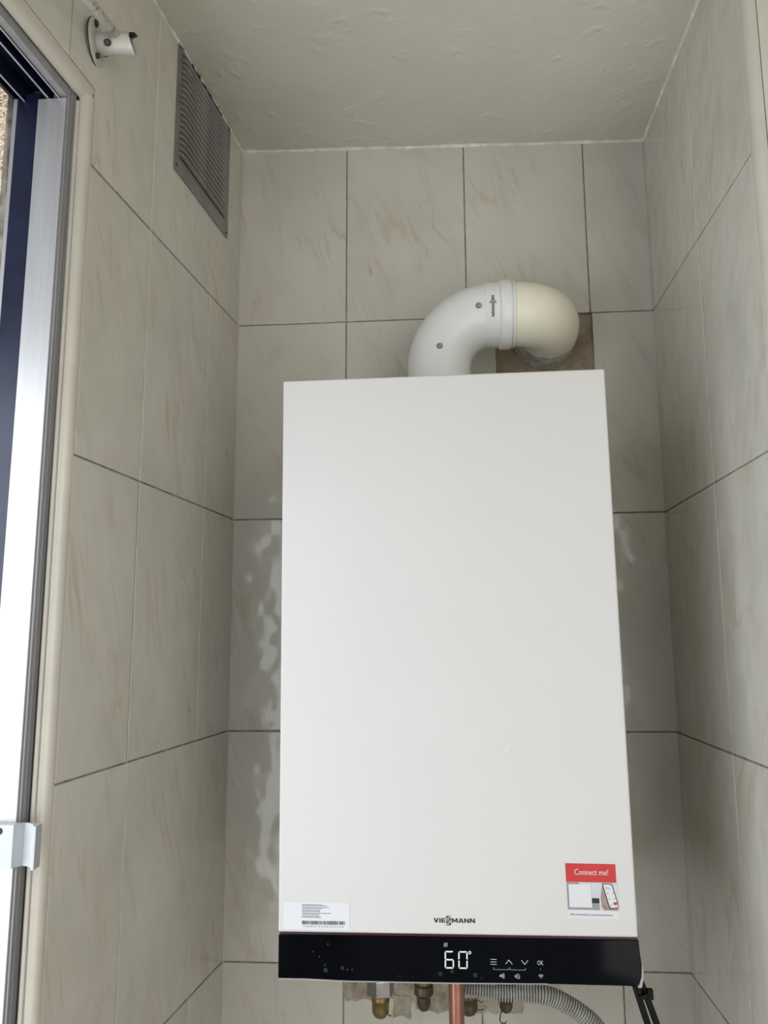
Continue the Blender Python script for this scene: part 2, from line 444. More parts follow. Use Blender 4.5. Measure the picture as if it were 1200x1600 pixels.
# pale joints: the vertical joints of the side walls are filled lighter
pj = MB()
for y in yj[1:3]:
    b1 = ROW[1] + 0.33
    pj.add([PL(y-.0013, FLOOR, .0011), PL(y+.0013, FLOOR, .0011), PL(y+.0013, ROW[1]+0.33, .0011), PL(y-.0013, ROW[1]+0.33, .0011)], [(0, 1, 2, 3)])
structure(pj.build('trim_grout_left', M['grout_pale'], fixn=False), 'pale vertical grout joints of the left wall')

# right wall of the niche: a = y, b = z
YR = -0.4549
def PR(a, b, n=0): return Vector((XR(a, b) - n, a, b + 0.009*a))
wr = MB()
yr = [0.0, -0.0290, -0.2526, YR]
rc = []
for c in range(3):
    for k in range(7):
        top = 0.035 if k == 0 else ROW[k]; bot = ROW[k+1] if k < 6 else FLOOR
        rc.append([yr[c+1], yr[c], bot, top])
tiles(wr, rc, PR, rnd)
wr.add([PR(YR-.004, FLOOR), PR(0, FLOOR), PR(0, 0.09), PR(YR-.004, 0.09)], [(3, 2, 1, 0)], 1)
# the wall turns the corner to the right, towards the room
XE = 0.3627 + 0.0135
def PF(a, b, n=0): return Vector((a + 0.0051*(b+.31), YR - 0.0135 - n, b))
xs = [XE, 0.52, 0.7316, 0.9432, 1.1548]
fc = []
for c in range(4):
    for k in range(7):
        top = 0.045 if k == 0 else ROW[k]; bot = ROW[k+1] if k < 6 else FLOOR
        fc.append([xs[c], xs[c+1], bot, top])
tiles(wr, fc, PF, rnd)
wr.add([PF(XE-.004, FLOOR), PF(1.2, FLOOR), PF(1.2, 0.09), PF(XE-.004, 0.09)], [(0, 1, 2, 3)], 1)
structure(wr.build('wall_right', [M['tile'], M['grout']], fixn=False), 'right tiled wall turning the corner into the room')
pj = MB()
for y in (-0.2526, -0.029):
    pj.add([PR(y-.0013, FLOOR, .0011), PR(y+.0013, FLOOR, .0011), PR(y+.0013, ROW[1], .0011), PR(y-.0013, ROW[1], .0011)], [(3, 2, 1, 0)])
structure(pj.build('trim_grout_right', M['grout_pale'], fixn=False), 'pale vertical grout joints of the right wall')

# room behind the camera: side wall, rear wall either side of the balcony opening
ws = MB(); ws.box((1.155, -2.95, FLOOR), (1.25, -0.40, 0.09))
structure(ws.build('wall_side', M['outwall_white']), 'side wall of the utility room')
wq = MB()
wq.box((-0.68, -2.6, FLOOR), (-0.38, -2.5, 0.09)); wq.box((1.0, -2.6, FLOOR), (1.25, -2.5, 0.09)); wq.box((-0.38, -2.6, -0.12), (1.0, -2.5, 0.09))
structure(wq.build('wall_rear', M['outwall_white']), 'rear wall around the balcony opening')
fl = MB(); fl.box((-0.75, -3.4, FLOOR-0.1), (1.3, 0.1, FLOOR))
structure(fl.build('floor', M['floor']), 'tiled floor')

# ceiling, slightly lumpy plaster
ce = MB()
nx, ny = 76, 110
vs = []
for i in range(nx+1):
    for j in range(ny+1):
        x = -0.50 + 1.75*i/nx; y = 0.03 - 2.6*j/ny
        z = ZC(x, y) if y > -1.2 else ZC(x, -1.2)
        n = pnoise(Vector((x*9, y*9, 0)))*0.0022 + pnoise(Vector((x*26, y*26, 3)))*0.0010
        vs.append((x, y, z + n))
k = len(vs)
ce.add(vs, [(i*(ny+1)+j, i*(ny+1)+j+1, (i+1)*(ny+1)+j+1, (i+1)*(ny+1)+j) for i in range(nx) for j in range(ny)])
ce.box((-0.50, -2.57, 0.075), (1.25, 0.03, 0.1))
structure(ce.build('ceiling', M['ceiling'], smooth=40, fixn=False), 'painted plaster ceiling')

# plaster beads where the ceiling meets the tiles
def bead(name, p, q, rad, seed, mat='plaster_bead', amp=0.5, step=0.004, off=0.0008):
    p, q = Vector(p), Vector(q); n = int((q-p).length/step); pts = []; rr = []
    for i in range(n+1):
        t = i/n; w = pnoise(Vector((t*n*0.13, seed, 0))); w2 = pnoise(Vector((t*n*0.45, seed, 5)))
        pts.append(p.lerp(q, t) + Vector((w2*off, w*off, w*off)))
        rr.append(rad*(1 + amp*w + amp*0.7*w2))
    m = MB(); m.tube(pts, rr, 10); return m.build(name, M[mat], smooth=60)
structure(bead('trim_ceiling_back', (-0.362, -0.001, ZC(-.362, 0)-.001), (0.362, -0.001, ZC(.362, 0)-.001), 0.0036, 1))
structure(bead('trim_ceiling_right', (0.3635, 0, ZC(.363, 0)-.001), (0.3645, -0.465, ZC(.3645, -.465)-.001), 0.0034, 2))
structure(bead('trim_ceiling_left', (XL(0, 0)+.001, 0, ZC(-.362, 0)-.001), (XL(-.8, 0)+.001, -0.8, ZC(-.43, -.8)-.001), 0.0030, 3, amp=0.55, off=0.0014))
structure(bead('trim_corner_left', (XL(0, 0)+.0005, -0.0005, 0.02), (XL(0, FLOOR)+.0005, -0.0005, FLOOR), 0.0013, 5, 'grout_pale', 0.3, 0.02, 0.0003))
structure(bead('trim_corner_right', (XR(0, 0)-.0005, -0.0005, 0.01), (XR(0, FLOOR)-.0005, -0.0005, FLOOR), 0.0016, 6, 'grout', 0.3, 0.02, 0.0003))

# rounded edge tiles
def qround(name, path_fn, ts, label):
    m = MB(); vs = []; seg = 8
    for t in ts:
        for k in range(seg+1): vs.append(path_fn(t, PI/2*k/seg))
    n = seg+1
    m.add(vs, [(i*n+k, (i+1)*n+k, (i+1)*n+k+1, i*n+k+1) for i in range(len(ts)-1) for k in range(seg)])
    return structure(m.build(name, M['trim'], smooth=60), label)
RD = 0.0125
def edgeL(t, a):   # vertical edge left of the niche: from wall face into the reveal
    x = XL(YT, t); return Vector((x - RD + RD*math.cos(a) + .0016, YT - .0006 - RD*math.sin(a), t))
def edgeH(t, a):   # edge over the window, running towards the camera
    x = XL(t, ZT); return Vector((x - RD + RD*math.cos(a) + .0016, t, ZT + 0.0133*t - .0008 - (RD+.004)*math.sin(a)))
RR = 0.0135
def edgeR(t, a):
    x = XR(YR, t); return Vector((x + RR - RR*math.cos(a) - .0016, YR - .0008 - RR*math.sin(a), t))
qround('trim_1', edgeL, [SILL, -1.2, -0.8, -0.5, ZT - 0.0133*.5 - .012], 'cream rounded edge strip beside the window')
qround('trim_2', edgeH, [YT - .002, -0.8, -1.2, -1.85], 'cream rounded edge strip over the window')
qround('trim_3', edgeR, [0.03, -0.3, -0.8, -1.5, -2.38], 'cream rounded edge strip on the right corner')
g = MB(); g.tube([(XL(YT, z) - RD + .0005, YT - RD - .0020, z) for z in (SILL, -1.2, -.8, -.5, -.245)], .0026, 12)
structure(g.build('trim_5', M['trim'], smooth=60), 'beige filler between edge strip and window frame')
# dirty filler lump where the two window strips meet
g = MB()
pts = [Vector((-.4215 + .0008*math.sin(i*1.3), -.5185 - .0013*i, -.2300 - .0006*i + .0008*pnoise(Vector((i*.7, 0, 2))))) for i in range(11)]
g.tube(pts, [.0004 + .0026*math.sin(PI*(i+.3)/10.6)*(1 + .5*pnoise(Vector((i*.9, 4, 0)))) for i in range(11)], 10)
structure(g.build('trim_4', M['flue_dirty'], smooth=60), 'dirty filler lump at the window corner')
g = MB()                                             # gap left in the plaster over the vent grille
pts = [Vector((XL(y, 0) + .0032, y, ZC(-.375, y) - .0032 + .0009*pnoise(Vector((y*90, 1, 1))))) for y in [-.115 - .004*i for i in range(32)]]
g.tube(pts, [max(.0002, .0011 + .0022*pnoise(Vector((i*.35, 7, 0)))) for i in range(32)], 8)
structure(g.build('trim_6', M['dark'], smooth=60), 'dark crack in the plaster over the vent grille')

# ------------------------------------------------------------------ sliding window on the left wall
win = thing('window_1', 'aluminium sliding window frame in the left wall', 'window', (-0.46, -1.18, SILL))
del win['category']; structure(win, 'aluminium sliding window frame in the left wall')
def WX(off, y): return -0.3617 + 0.0893*y - off                 # off = distance behind the tile face
WT = -0.2265; FB = -0.2520                                      # top of the frame, lower edge of its fins
def head_bar(mb, o0, o1, z0, z1, y0=-0.517, y1=-1.85, mi=0):
    vs = []
    for y in (y0, y1):
        for o_, z in ((o0, z0), (o1, z0), (o1, z1), (o0, z1)): vs.append((WX(o_, y), y, z))
    mb.add(vs, [(0, 1, 2, 3), (7, 6, 5, 4), (0, 4, 5, 1), (1, 5, 6, 2), (2, 6, 7, 3), (3, 7, 4, 0)], mi)
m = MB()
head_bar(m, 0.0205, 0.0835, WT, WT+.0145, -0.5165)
m.build('shaded_head_channel', M['shade_navy'], win)
m = MB(); head_bar(m, 0.0130, 0.0222, FB+.0018, WT); m.build('head_fin', M['alu_grey'], win)
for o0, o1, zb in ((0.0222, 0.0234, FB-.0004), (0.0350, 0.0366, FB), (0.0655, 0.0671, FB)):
    m = MB(); head_bar(m, o0, o1, zb+.0009, WT); fin = m.build('head_fin', M['shade_navy'], win)  # aluminium fin body coloured as if in shade
    m = MB(); head_bar(m, o0-.0001, o1+.0001, zb, zb+.0009); m.build('lit_edge', M['alu'], fin)  # thin pale strip for the light caught along the fin's lower edge
m = MB(); head_bar(m, 0.0775, 0.0815, FB+.004, WT); m.build('head_fin', M['shade_navy'], win)
# jamb: grey side strip, bright stile, channel with its shade painted in navy, pale outer lip
JB = SILL
def jamb(name, x0, x1, y0, y1, z1, mat, bev=0.0005):
    mm = MB(); mm.box((x0, y0, JB), (x1, y1, z1)); return mm.build(name, M[mat], win, bevel=bev)
jamb('jamb_strip', -0.4400, -0.4215, -0.5335, -0.503, FB+.0075, 'alu_grey')
mm = MB(); mm.box((-.4215, -.5290, JB), (-.4203, -.5275, FB+.012)); mm.box((-.4215, -.5225, JB), (-.4199, -.5205, FB+.012))
mm.build('jamb_ridge', M['alu_grey'], win)
jamb('jamb_stile', -0.4568, -0.4238, -0.5365, -0.5337, FB-.0008, 'alu')
jamb('jamb_channel', -0.4835, -0.4560, -0.5325, -0.5180, FB+.010, 'shade_navy')
jamb('outer_lip', -0.4880, -0.4836, -0.5330, -0.5180, FB+.004, 'alu')
mm = MB(); mm.box((WX(.013, -1.85), -1.853, JB), (WX(.013, -1.85)-.066, -1.80, WT)); mm.build('jamb_strip', M['alu_grey'], win)
mm = MB(); mm.box((-.60, -1.85, JB-.003), (-.423, -.517, JB+.03)); mm.build('bottom_rail', M['alu'], win)
# latch keeper: extruded profile with a hollow groove and a tip (drawn as its cross-section)
def arc(p, q, bulge, n=8):
    p, q = Vector(p), Vector(q); mid = (p+q)/2; d = q-p; nn = Vector((-d.y, d.x)).normalized()*bulge
    return [tuple((1-t)**2*p + 2*t*(1-t)*(mid+nn*2) + t*t*q) for t in [i/n for i in range(n+1)]]
sec = [(-.446, -.538), (-.446, -.5505)] + [(-.4185, -.5505)] + arc((-.4125, -.5395), (-.3965, -.5555), 0.0028) + [(-.3935, -.5550), (-.3950, -.5400), (-.4100, -.5375)]
lk = MB(); lk.poly([(a, b) for a, b in sec], lambda a, b, n: (a, b, n), -1.0855, -1.0455)
latch = lk.build('latch_keeper', M['white_alu'], win, bevel=0.0005)
s_ = MB(); s_.lathe((-.4325, -.5508, -1.0515), (0, -1, 0), [(-.001, .0032), (.0003, .0032), (.0005, .0025)], 20); s_.build('screw', M['dark'], latch)  # dark disc drawn in place of the shaded hole in the keeper
# outside: the pebbledashed return of the facade
pw = MB(); pw.box((-2.2, -0.50, FLOOR), (-0.489, -0.30, 0.6))
structure(pw.build('wall_outside', M['pebble']), 'pebbledashed outer wall seen through the window')

# ------------------------------------------------------------------ ventilation grille
vg = thing('ventilation_grille', 'grey aluminium louvred vent grille high on the left tiled wall under the ceiling', 'vent', (XL(-.18, -.19), -.18, -.19))
def PV(a, b, n=0): return Vector((XL(a, b) + n, a, b))
Y0, Y1 = -0.2875, -0.0705; Z0, Z1 = -0.1845, 0.0265
def vz(a, b): return b + (a-Y0)/(Y1-Y0)*0.004
m = MB()
bw = 0.014
for (a0, a1, b0, b1) in ((Y0, Y0+bw, Z0, Z1), (Y1-bw, Y1, Z0, Z1), (Y0+bw, Y1-bw, Z0, Z0+.028), (Y0+bw, Y1-bw, Z1-.012, Z1)):
    m.box((a0, b0, .0015), (a1, b1, .0034), fn=lambda a, b, n: PV(a, vz(a, b), n))
m.box((Y0+bw, Z0+.01, .0012), (Y1-bw, Z1-.01, .0018), fn=lambda a, b, n: PV(a, vz(a, b), n), mi=1)
m.build('frame', [M['vent'], M['dark']], vg)
nl = 17
lz0, lz1 = Z0+.030, Z1-.014
for i in range(nl):
    c = lz0 + (lz1-lz0)*(i+.5)/nl; h = (lz1-lz0)/nl
    # rounded pressed louvre with tapered ends
    lm = MB(); vs = []; K = 26; Q = 8
    for k in range(K+1):
        t = k/K; a = Y0+bw-.002 + (Y1-Y0-2*bw+.004)*t
        e = min(1, min(t, 1-t)*14); e = math.sin(e*PI/2)
        for q in range(Q+1):
            u = q/Q
            n = 0.0022 + e*.0075*math.sin(min(1, u*1.25)*PI/2)*(1 if u < .85 else (1-u)/.15*.9 + .1)
            vs.append(PV(a, vz(a, c + h/2 - h*0.97*u), n))
    n = Q+1
    lm.add(vs, [(k*n+q, (k+1)*n+q, (k+1)*n+q+1, k*n+q+1) for k in range(K) for q in range(Q)])
    lm.build('louvre', M['vent'], vg, smooth=50)
for a, b in ((Y0+.007, Z0+.010), (Y1-.006, Z0+.008), (Y0+.007, Z1-.007), (Y1-.006, Z1-.008)):
    s_ = MB(); s_.lathe(PV(a, vz(a, b), .0032), (1, 0, 0), [(0, .0022), (.0008, .0020), (.0012, .0010)], 14); s_.build('screw', M['dark'], vg)

# ------------------------------------------------------------------ rod bracket and rod
br = thing('rod_bracket', 'round off-white wall bracket with short socket above the window', 'bracket', (-.4075, -.508, -.19))
fcx, fcy, fcz = -.4063, -.5085, -.1615
m = MB(); m.lathe((fcx-.001, fcy, fcz), (1, .0893, 0), [(0, .0280), (.0022, .0280), (.0036, .0262), (.0045, .0240), (.0045, .013)], 48); m.build('flange', M['bracket'], br, smooth=40)
m = MB(); m.lathe((fcx-.0005, fcy, fcz), (1, .0893, 0), [(0, .0284), (.0016, .0284)], 48); m.build('gasket', M['dark'], br, smooth=40)
ax = Vector((1, .03, -.06)).normalized()
m = MB(); vs = []
seg = 40; n1 = Vector((0, 0, 1)); n2 = ax.cross(n1).normalized(); n1 = n2.cross(ax).normalized()
rt = .0128
rings = []
for (t, r, slope) in ((.002, rt+.0006, 0), (.010, rt, 0), (.0455, rt, .30), (.0455, rt-.0015, .30), (.020, rt-.0015, 0)):
    for k in range(seg):
        a = 2*PI*k/seg; v = n1*math.cos(a) + n2*math.sin(a)
        vs.append(Vector((fcx, fcy, fcz)) + ax*(t - slope*r*math.cos(a)) + v*r)
m.add(vs, [(i*seg+k, i*seg+(k+1) % seg, (i+1)*seg+(k+1) % seg, (i+1)*seg+k) for i in range(4) for k in range(seg)])
m.build('socket', M['bracket'], br, smooth=40)
for (dy, dz, rr) in ((-.013, .0165, .0042), (-.004, -.0195, .0034), (.019, .002, .0036)):
    s_ = MB(); s_.lathe((fcx+.003, fcy+dy, fcz+dz), (1, .0893, 0), [(0, rr), (.0035, rr), (.0050, rr*.6)], 18); s_.build('screw', M['bracket_plug'], br, smooth=40)
s_ = MB(); s_.lathe((fcx+.020, fcy-.0105, fcz-.0085), (.15, -.75, -.6), [(0, .0040), (.0035, .0040), (.0048, .0026)], 18); s_.build('set_screw', M['bracket_plug'], br, smooth=40)
s_ = MB(); s_.add([(fcx+.037, fcy-.004, fcz+.011), (fcx+.050, fcy-.006, fcz+.0075), (fcx+.052, fcy-.004, fcz+.0055), (fcx+.044, fcy-.002, fcz+.0040),
                   (fcx+.037, fcy+.003, fcz+.012), (fcx+.050, fcy+.001, fcz+.0085), (fcx+.052, fcy+.001, fcz+.0065), (fcx+.044, fcy+.003, fcz+.0050)],
                  [(0, 1, 2, 3), (7, 6, 5, 4), (0, 4, 5, 1), (1, 5, 6, 2), (2, 6, 7, 3), (3, 7, 4, 0)]); s_.build('wing_plug', M['bracket_plug'], br, bevel=.0008)
rodm = MB()
ra = Vector((-.3775, -.5165, -.1595)); rb = Vector((-.3785, -.600, -.1775)) ; rd = (rb-ra).normalized()
rodm.tube([ra - rd*.002, ra, ra + rd*.1, ra + rd*.45, ra + rd*.98], [.0045, .0058, .0058, .0058, .0058], 24)
tag(rodm.build('curtain_rod', M['rod'], smooth=50), 'thin chipped white painted rod held in the round bracket over the window', 'rod')

# ------------------------------------------------------------------ boiler
BP = Vector((-0.2, -0.3704, -0.5431))
BU = Vector((1, -0.0024, 0.0077)); BV = Vector((0.0077, 0.0030, -1)); BW = Vector((0.0024, 1, 0.003))
def B(u, v, w=0.0): return BP + BU*u + BV*v + BW*w          # w = depth behind the front face
def Bn(u, v, n): return B(u, v, n)
boiler = thing('gas_boiler', 'white wall-hung gas boiler with black glass control strip on the tiled wall', 'boiler', tuple(B(.2, .7016, .18)))
m = MB(); m.box((0, 0, 0), (.4005, .6522, .345), fn=lambda u, v, w: B(u, v, w))
cover = m.build('front_cover', M['white_boiler'], boiler, bevel=0.0022, bseg=3)
m = MB(); m.box((.008, .006, .33), (.392, .690, .3665), fn=lambda u, v, w: B(u, v, w)); m.box((.008, .6535, .05), (.392, .685, .34), fn=lambda u, v, w: B(u, v, w))
m.build('chassis', M['chassis'], boiler)
m = MB(); m.box((.002, .6515, .0016), (.399, .6570, .06), fn=lambda u, v, w: B(u, v, w)); m.build('red_strip', M['red_trim'], boiler)
# control panel: glossy strip, lower right corner slightly bulged
pts = [(.0006, .6548), (.0004, .6995)] + [(.0025, .7012), (.03, .7009), (.08, .7022), (.2, .7020), (.3, .7010), (.385, .7014), (.3955, .7018)] + \
      [(.3985, .699), (.4012, .692), (.4021, .684), (.4021, .676), (.4012, .668), (.4006, .6548)]
m = MB(); m.poly(pts, lambda a, b, n: B(a, b, n), -.0004, .055)
panel = m.build('control_panel', M['black_glass'], boiler, bevel=0.0008)
m = MB()
m.poly([(.4012, .692), (.4021, .684), (.4023, .679), (.4036, .684), (.4030, .694), (.4010, .7025), (.3970, .7028), (.3988, .699)], lambda a, b, n: B(a, b, n), -.001, .01)
m.poly([(.0008, .7004), (.03, .7002), (.08, .7016), (.2, .7014), (.3, .7003), (.3, .7012), (.2, .7026), (.08, .7028), (.03, .7016), (.0010, .7018)], lambda a, b, n: B(a, b, n), -.0008, .004)
m.build('protective_film', M['film'], panel)

def strokes(segs, w):
    """thick line segments as quads in (u, v)"""
    out = []
    for (x0, y0, x1, y1) in segs:
        dx, dy = x1-x0, y1-y0; L = math.hypot(dx, dy) or 1; nx, ny = -dy/L*w/2, dx/L*w/2
        out.append([(x0+nx, y0+ny), (x1+nx, y1+ny), (x1-nx, y1-ny), (x0-nx, y0-ny)])
    return out
def flat(name, polys, mat, parent, w, fn=None, thick=0.0):
    fn = fn or (lambda u, v: B(u, v, -w))
    mm = MB()
    for p in polys: mm.add([fn(*q) for q in p], [tuple(range(len(p)))])
    return mm.build(name, M[mat], parent, fixn=False)
def rect(u0, v0, u1, v1): return [(u0, v0), (u0, v1), (u1, v1), (u1, v0)]

# wordmark, letters drawn as blocks in a unit box (x right, y up)
def logo_polys():
    t = .24
    G = {'V': [[(0, 1), (.30, 0), (.62, 0), (.92, 1), (.64, 1), (.46, .33), (.28, 1)]],
         'I': [[(0, 0), (.26, 0), (.26, 1), (0, 1)]],
         'E': [[(0, 0), (.26, 0), (.26, 1), (0, 1)], [(.26, .8), (.78, .8), (.78, 1), (.26, 1)], [(.26, .4), (.74, .4), (.74, .6), (.26, .6)], [(.26, 0), (.78, 0), (.78, .2), (.26, .2)]],
         'M': [[(0, 0), (.24, 0), (.24, 1), (0, 1)], [(.92, 0), (1.16, 0), (1.16, 1), (.92, 1)], [(.0, 1), (.28, 1), (.64, .38), (.52, .12)], [(1.16, 1), (.88, 1), (.52, .38), (.64, .12)]],
         'A': [[(0, 0), (.27, 0), (.60, 1), (.36, 1)], [(1.04, 0), (.77, 0), (.44, 1), (.68, 1)], [(.26, .20), (.78, .20), (.72, .38), (.32, .38)]],
         'N': [[(0, 0), (.25, 0), (.25, 1), (0, 1)], [(.71, 0), (.96, 0), (.96, 1), (.71, 1)], [(0, 1), (.27, 1), (.96, 0), (.69, 0)]]}
    S_ = [[(0, 0), (.86, 0), (.86, .19), (0, .19)], [(.66, .19), (.92, .19), (.92, .58), (.66, .58)], [(.06, .42), (.9, .42), (.9, .60), (.06, .60)],
          [(0, .5), (.24, .5), (.24, .82), (0, .82)], [(.06, .82), (.86, .82), (.86, 1), (.06, 1)]]
    out = []; x = 0
    for ch in 'VIE':
        out += [[(px+x, py) for px, py in p] for p in G[ch]]; x += {'V': 1.06, 'I': .42, 'E': .90}[ch]
    for dy in (.46, -.66): out += [[(px+x, py*1.0+dy+.08) for px, py in p] for p in S_]
    x += 1.06
    for ch in 'MANN':
        out += [[(px+x, py) for px, py in p] for p in G[ch]]; x += {'M': 1.28, 'A': 1.12, 'N': 1.12}[ch]
    return out, x - .16
LP, LW = logo_polys()
lh = .0047
flat('brand_wordmark', [[(.1768 + px/LW*.0459, .6396 - py*lh) for px, py in p] for p in LP], 'ink', cover, .0003)

FONT = None
def text_polys(s, x, y, w, h, wide=True):
    """default font as flat polygons fitted in a box: x, y = lower left (v grows down)"""
    cu = bpy.data.curves.new('t', 'FONT'); cu.body = s; cu.size = 1; cu.resolution_u = 2
    to = bpy.data.objects.new('t', cu); COL.objects.link(to)
    dg = bpy.context.evaluated_depsgraph_get(); dg.update()
    me = bpy.data.meshes.new_from_object(to.evaluated_get(dg))
    xs = [v.co.x for v in me.vertices]; x0, x1 = min(xs), max(xs)
    cap = 0.70
    ps = [[(x + (me.vertices[i].co.x-x0)/(x1-x0)*w, y - me.vertices[i].co.y/cap*h) for i in p.vertices] for p in me.polygons]
    bpy.data.objects.remove(to); bpy.data.curves.remove(cu); bpy.data.meshes.remove(me)
    return ps

# serial label, lower left
lab = flat('serial_label', [rect(.0055, .6200, .0818, .6488)], 'paper', cover, .0002)
lines = []
rr = random.Random(7)
vv = .6222
for wd, extra in ((.0232, 0), (.0278, .0012), (.0305, 0), (.0226, .0012), (.0208, 0), (.0202, .0012), (.0334, 0), (.0192, .0012), (.0200, 0), (.0222, .0012)):
    u = .0275
    while u < .0275 + wd:
        l = rr.uniform(.0009, .0028); lines.append(rect(u, vv, min(u+l, .0275+wd), vv+.0007)); u += l + .0005
    vv += .00125 + extra*.45
flat('small_print', lines, 'ink_grey', lab, .00035)
bars = []; u = .0273
while u < .0762:
    w_ = rr.choice((.0003, .0003, .0005, .0007)); bars.append(rect(u, .6397, u+w_, .6436)); u += w_ + rr.choice((.0003, .0003, .0005))
flat('barcode', bars, 'ink', lab, .00035)
nums = []
for i, ch in enumerate('7968570200232104'): nums += text_polys(ch, .0292+i*.00292+(.0004 if ch == '1' else 0), .6466, .0006 if ch == '1' else .0014, .0020)
flat('serial_number', nums, 'ink', lab, .00035)

# red and white sticker, lower right (its corners follow the photograph: slightly turned)
def K(a, b):            # a, b in 0..1 over the sticker
    return (.3246 + .0562*a + .0006*b, .5748 + .0006*a + .0582*b)
def kr(a0, b0, a1, b1): return [K(a0, b0), K(a0, b1), K(a1, b1), K(a1, b0)]
st = flat('sticker', [kr(0, 0, 1, 1)], 'paper', cover, .0002)
flat('red_band', [kr(.005, .01, .985, .345)], 'sticker_red', st, .00035)
def ktext(s, a, b, w, h): return [[K(p, q) for p, q in poly] for poly in text_polys(s, a, b, w, h)]
flat('sticker_heading', ktext('Connect me!', .175, .215, .66, .105), 'paper', st, .0005)
flat('sticker_photo', [kr(.01, .345, .985, .845)], 'sticker_grey', st, .00035)
flat('photo_boiler', [kr(.25, .35, .63, .66)], 'sticker_pale', st, .0005)
flat('photo_boiler_strip', [kr(.47, .63, .63, .72)], 'ink', st, .0006)
flat('photo_wall', [kr(.63, .35, .985, .845)], 'sticker_pale', st, .00045)
flat('blank_square', [kr(.045, .385, .485, .80)], 'paper', st, .0008)
flat('photo_hand', [[K(.68, .47), K(.66, .62), K(.68, .80), K(.72, .845), K(.985, .845), K(.985, .76), K(.80, .60), K(.74, .42), K(.70, .40)]], 'sticker_skin', st, .0006)
flat('photo_phone', [[K(.70, .375), K(.705, .36), K(.88, .365), K(.90, .38), K(.985, .70), K(.985, .80), K(.83, .815), K(.81, .80)]], 'ink', st, .0008)
flat('phone_screen', [[K(.72, .385), K(.725, .375), K(.87, .380), K(.885, .39), K(.978, .72), K(.975, .785), K(.84, .80), K(.825, .785)]], 'paper', st, .0009)
dots = []
for a, b in ((.79, .53), (.885, .525), (.815, .63), (.915, .62), (.84, .74), (.83, .78)):
    dots.append(kr(a, b, a+.022, b+.016))
dots.append(kr(.75, .435, .83, .442)); dots.append(kr(.76, .455, .86, .460))
flat('phone_icons', dots, 'ink_grey', st, .001)
flat('phone_button', [[K(.895, .70), K(.90, .735), K(.93, .745), K(.978, .73), K(.978, .695), K(.93, .69)]], 'sticker_red', st, .001)
flat('sticker_link', ktext('link.viessmann.com/connect-me', .055, .945, .81, .038), 'ink_grey', st, .0005)

# display digits (seven segments, slanted tops) and touch symbols
def digit(u0, u1, v0, v1, on):
    t = .00150; g = .0002; vm = (v0+v1)/2; c = t*.5
    sl = lambda v: (v1-v)/(v1-v0)*.0003
    segs = {'a': [(u0+c, v0), (u1-c, v0), (u1-c-t*.8, v0+t), (u0+c+t*.8, v0+t)],
            'g': [(u0+t*.9, vm-t*.5), (u1-t*.9, vm-t*.5), (u1-t*.5, vm), (u1-t*.9, vm+t*.5), (u0+t*.9, vm+t*.5), (u0+t*.5, vm)],
            'd': [(u0+c+t*.8, v1-t), (u1-c-t*.8, v1-t), (u1-c, v1), (u0+c, v1)],
            'f': [(u0, v0+c), (u0+t, v0+c+t*.9), (u0+t, vm-t*.8), (u0+t*.3, vm-g*2), (u0, vm-t*.4)],
            'e': [(u0, vm+t*.4), (u0+t*.3, vm+g*2), (u0+t, vm+t*.8), (u0+t, v1-c-t*.9), (u0, v1-c)],
            'b': [(u1, v0+c), (u1, vm-t*.4), (u1-t*.3, vm-g*2), (u1-t, vm-t*.8), (u1-t, v0+c+t*.9)],
            'c': [(u1-t, vm+t*.8), (u1-t*.3, vm+g*2), (u1, vm+t*.4), (u1, v1-c), (u1-t, v1-c-t*.9)]}
    return [[(a+sl(b), b) for a, b in segs[k]] for k in on]
flat('digital_display', digit(.1879, .1982, .6686, .6868, 'afgedc') , 'led', panel, .0012)
flat('digital_display', digit(.2030, .2133, .6686, .6868, 'abcdef'), 'led', panel, .0012)
ring = []
for k in range(16):
    a, b = 2*PI*k/16, 2*PI*(k+1)/16
    ring.append([(.2160+.0017*math.cos(a), .6700+.0017*math.sin(a)), (.2160+.0017*math.cos(b), .6700+.0017*math.sin(b)), (.2160+.0009*math.cos(b), .6700+.0009*math.sin(b)), (.2160+.0009*math.cos(a), .6700+.0009*math.sin(a))])
flat('degree_sign', ring, 'led', panel, .0012)
wav = []
for i in range(3):
    u = .1880 + i*.0015
    pts = [(u + .0003*math.sin(t/8*2*PI), .6602 + .0042*t/8) for t in range(9)]
    wav += strokes([(*pts[j], *pts[j+1]) for j in range(8)], .00062)
flat('heating_symbol', wav, 'led_dim', panel, .0012)
sy = strokes([(.2385, v, .2452, v) for v in (.6765, .6790, .6815)], .00065)
sy += strokes([(.2551, .6812, .2587, .6768), (.2587, .6768, .2623, .6812), (.2724, .6768, .2760, .6812), (.2760, .6812, .2796, .6768)], .0007)
flat('touch_symbol', sy, 'led_dim', panel, .0012)
flat('touch_symbol', text_polys('OK', .2896, .6814, .0066, .0046), 'led_dim', panel, .0012)
sy = strokes([(.2418, .6846, .2418, .6868), (.2418, .6868, .2582, .6868), (.2582, .6868, .2582, .6846), (.2598, .6846, .2598, .6868), (.2598, .6868, .2764, .6868), (.2764, .6868, .2764, .6846), (.2928, .6849, .2928, .6862)], .00030)
flat('bracket_line', sy, 'led_dim', panel, .0012)
sy = strokes([(.2512, .6908, .2512, .6956), (.2530, .6908, .2530, .6956), (.2512, .6914, .2530, .6914), (.2512, .6932, .2530, .6932), (.2512, .6950, .2530, .6950), (.2478, .6938, .2505, .6938), (.2486, .6922, .2502, .6922)], .00055)
sy += [rect(.2484, .6924, .2502, .6938)]
flat('touch_symbol', sy, 'led_dim', panel, .0012)
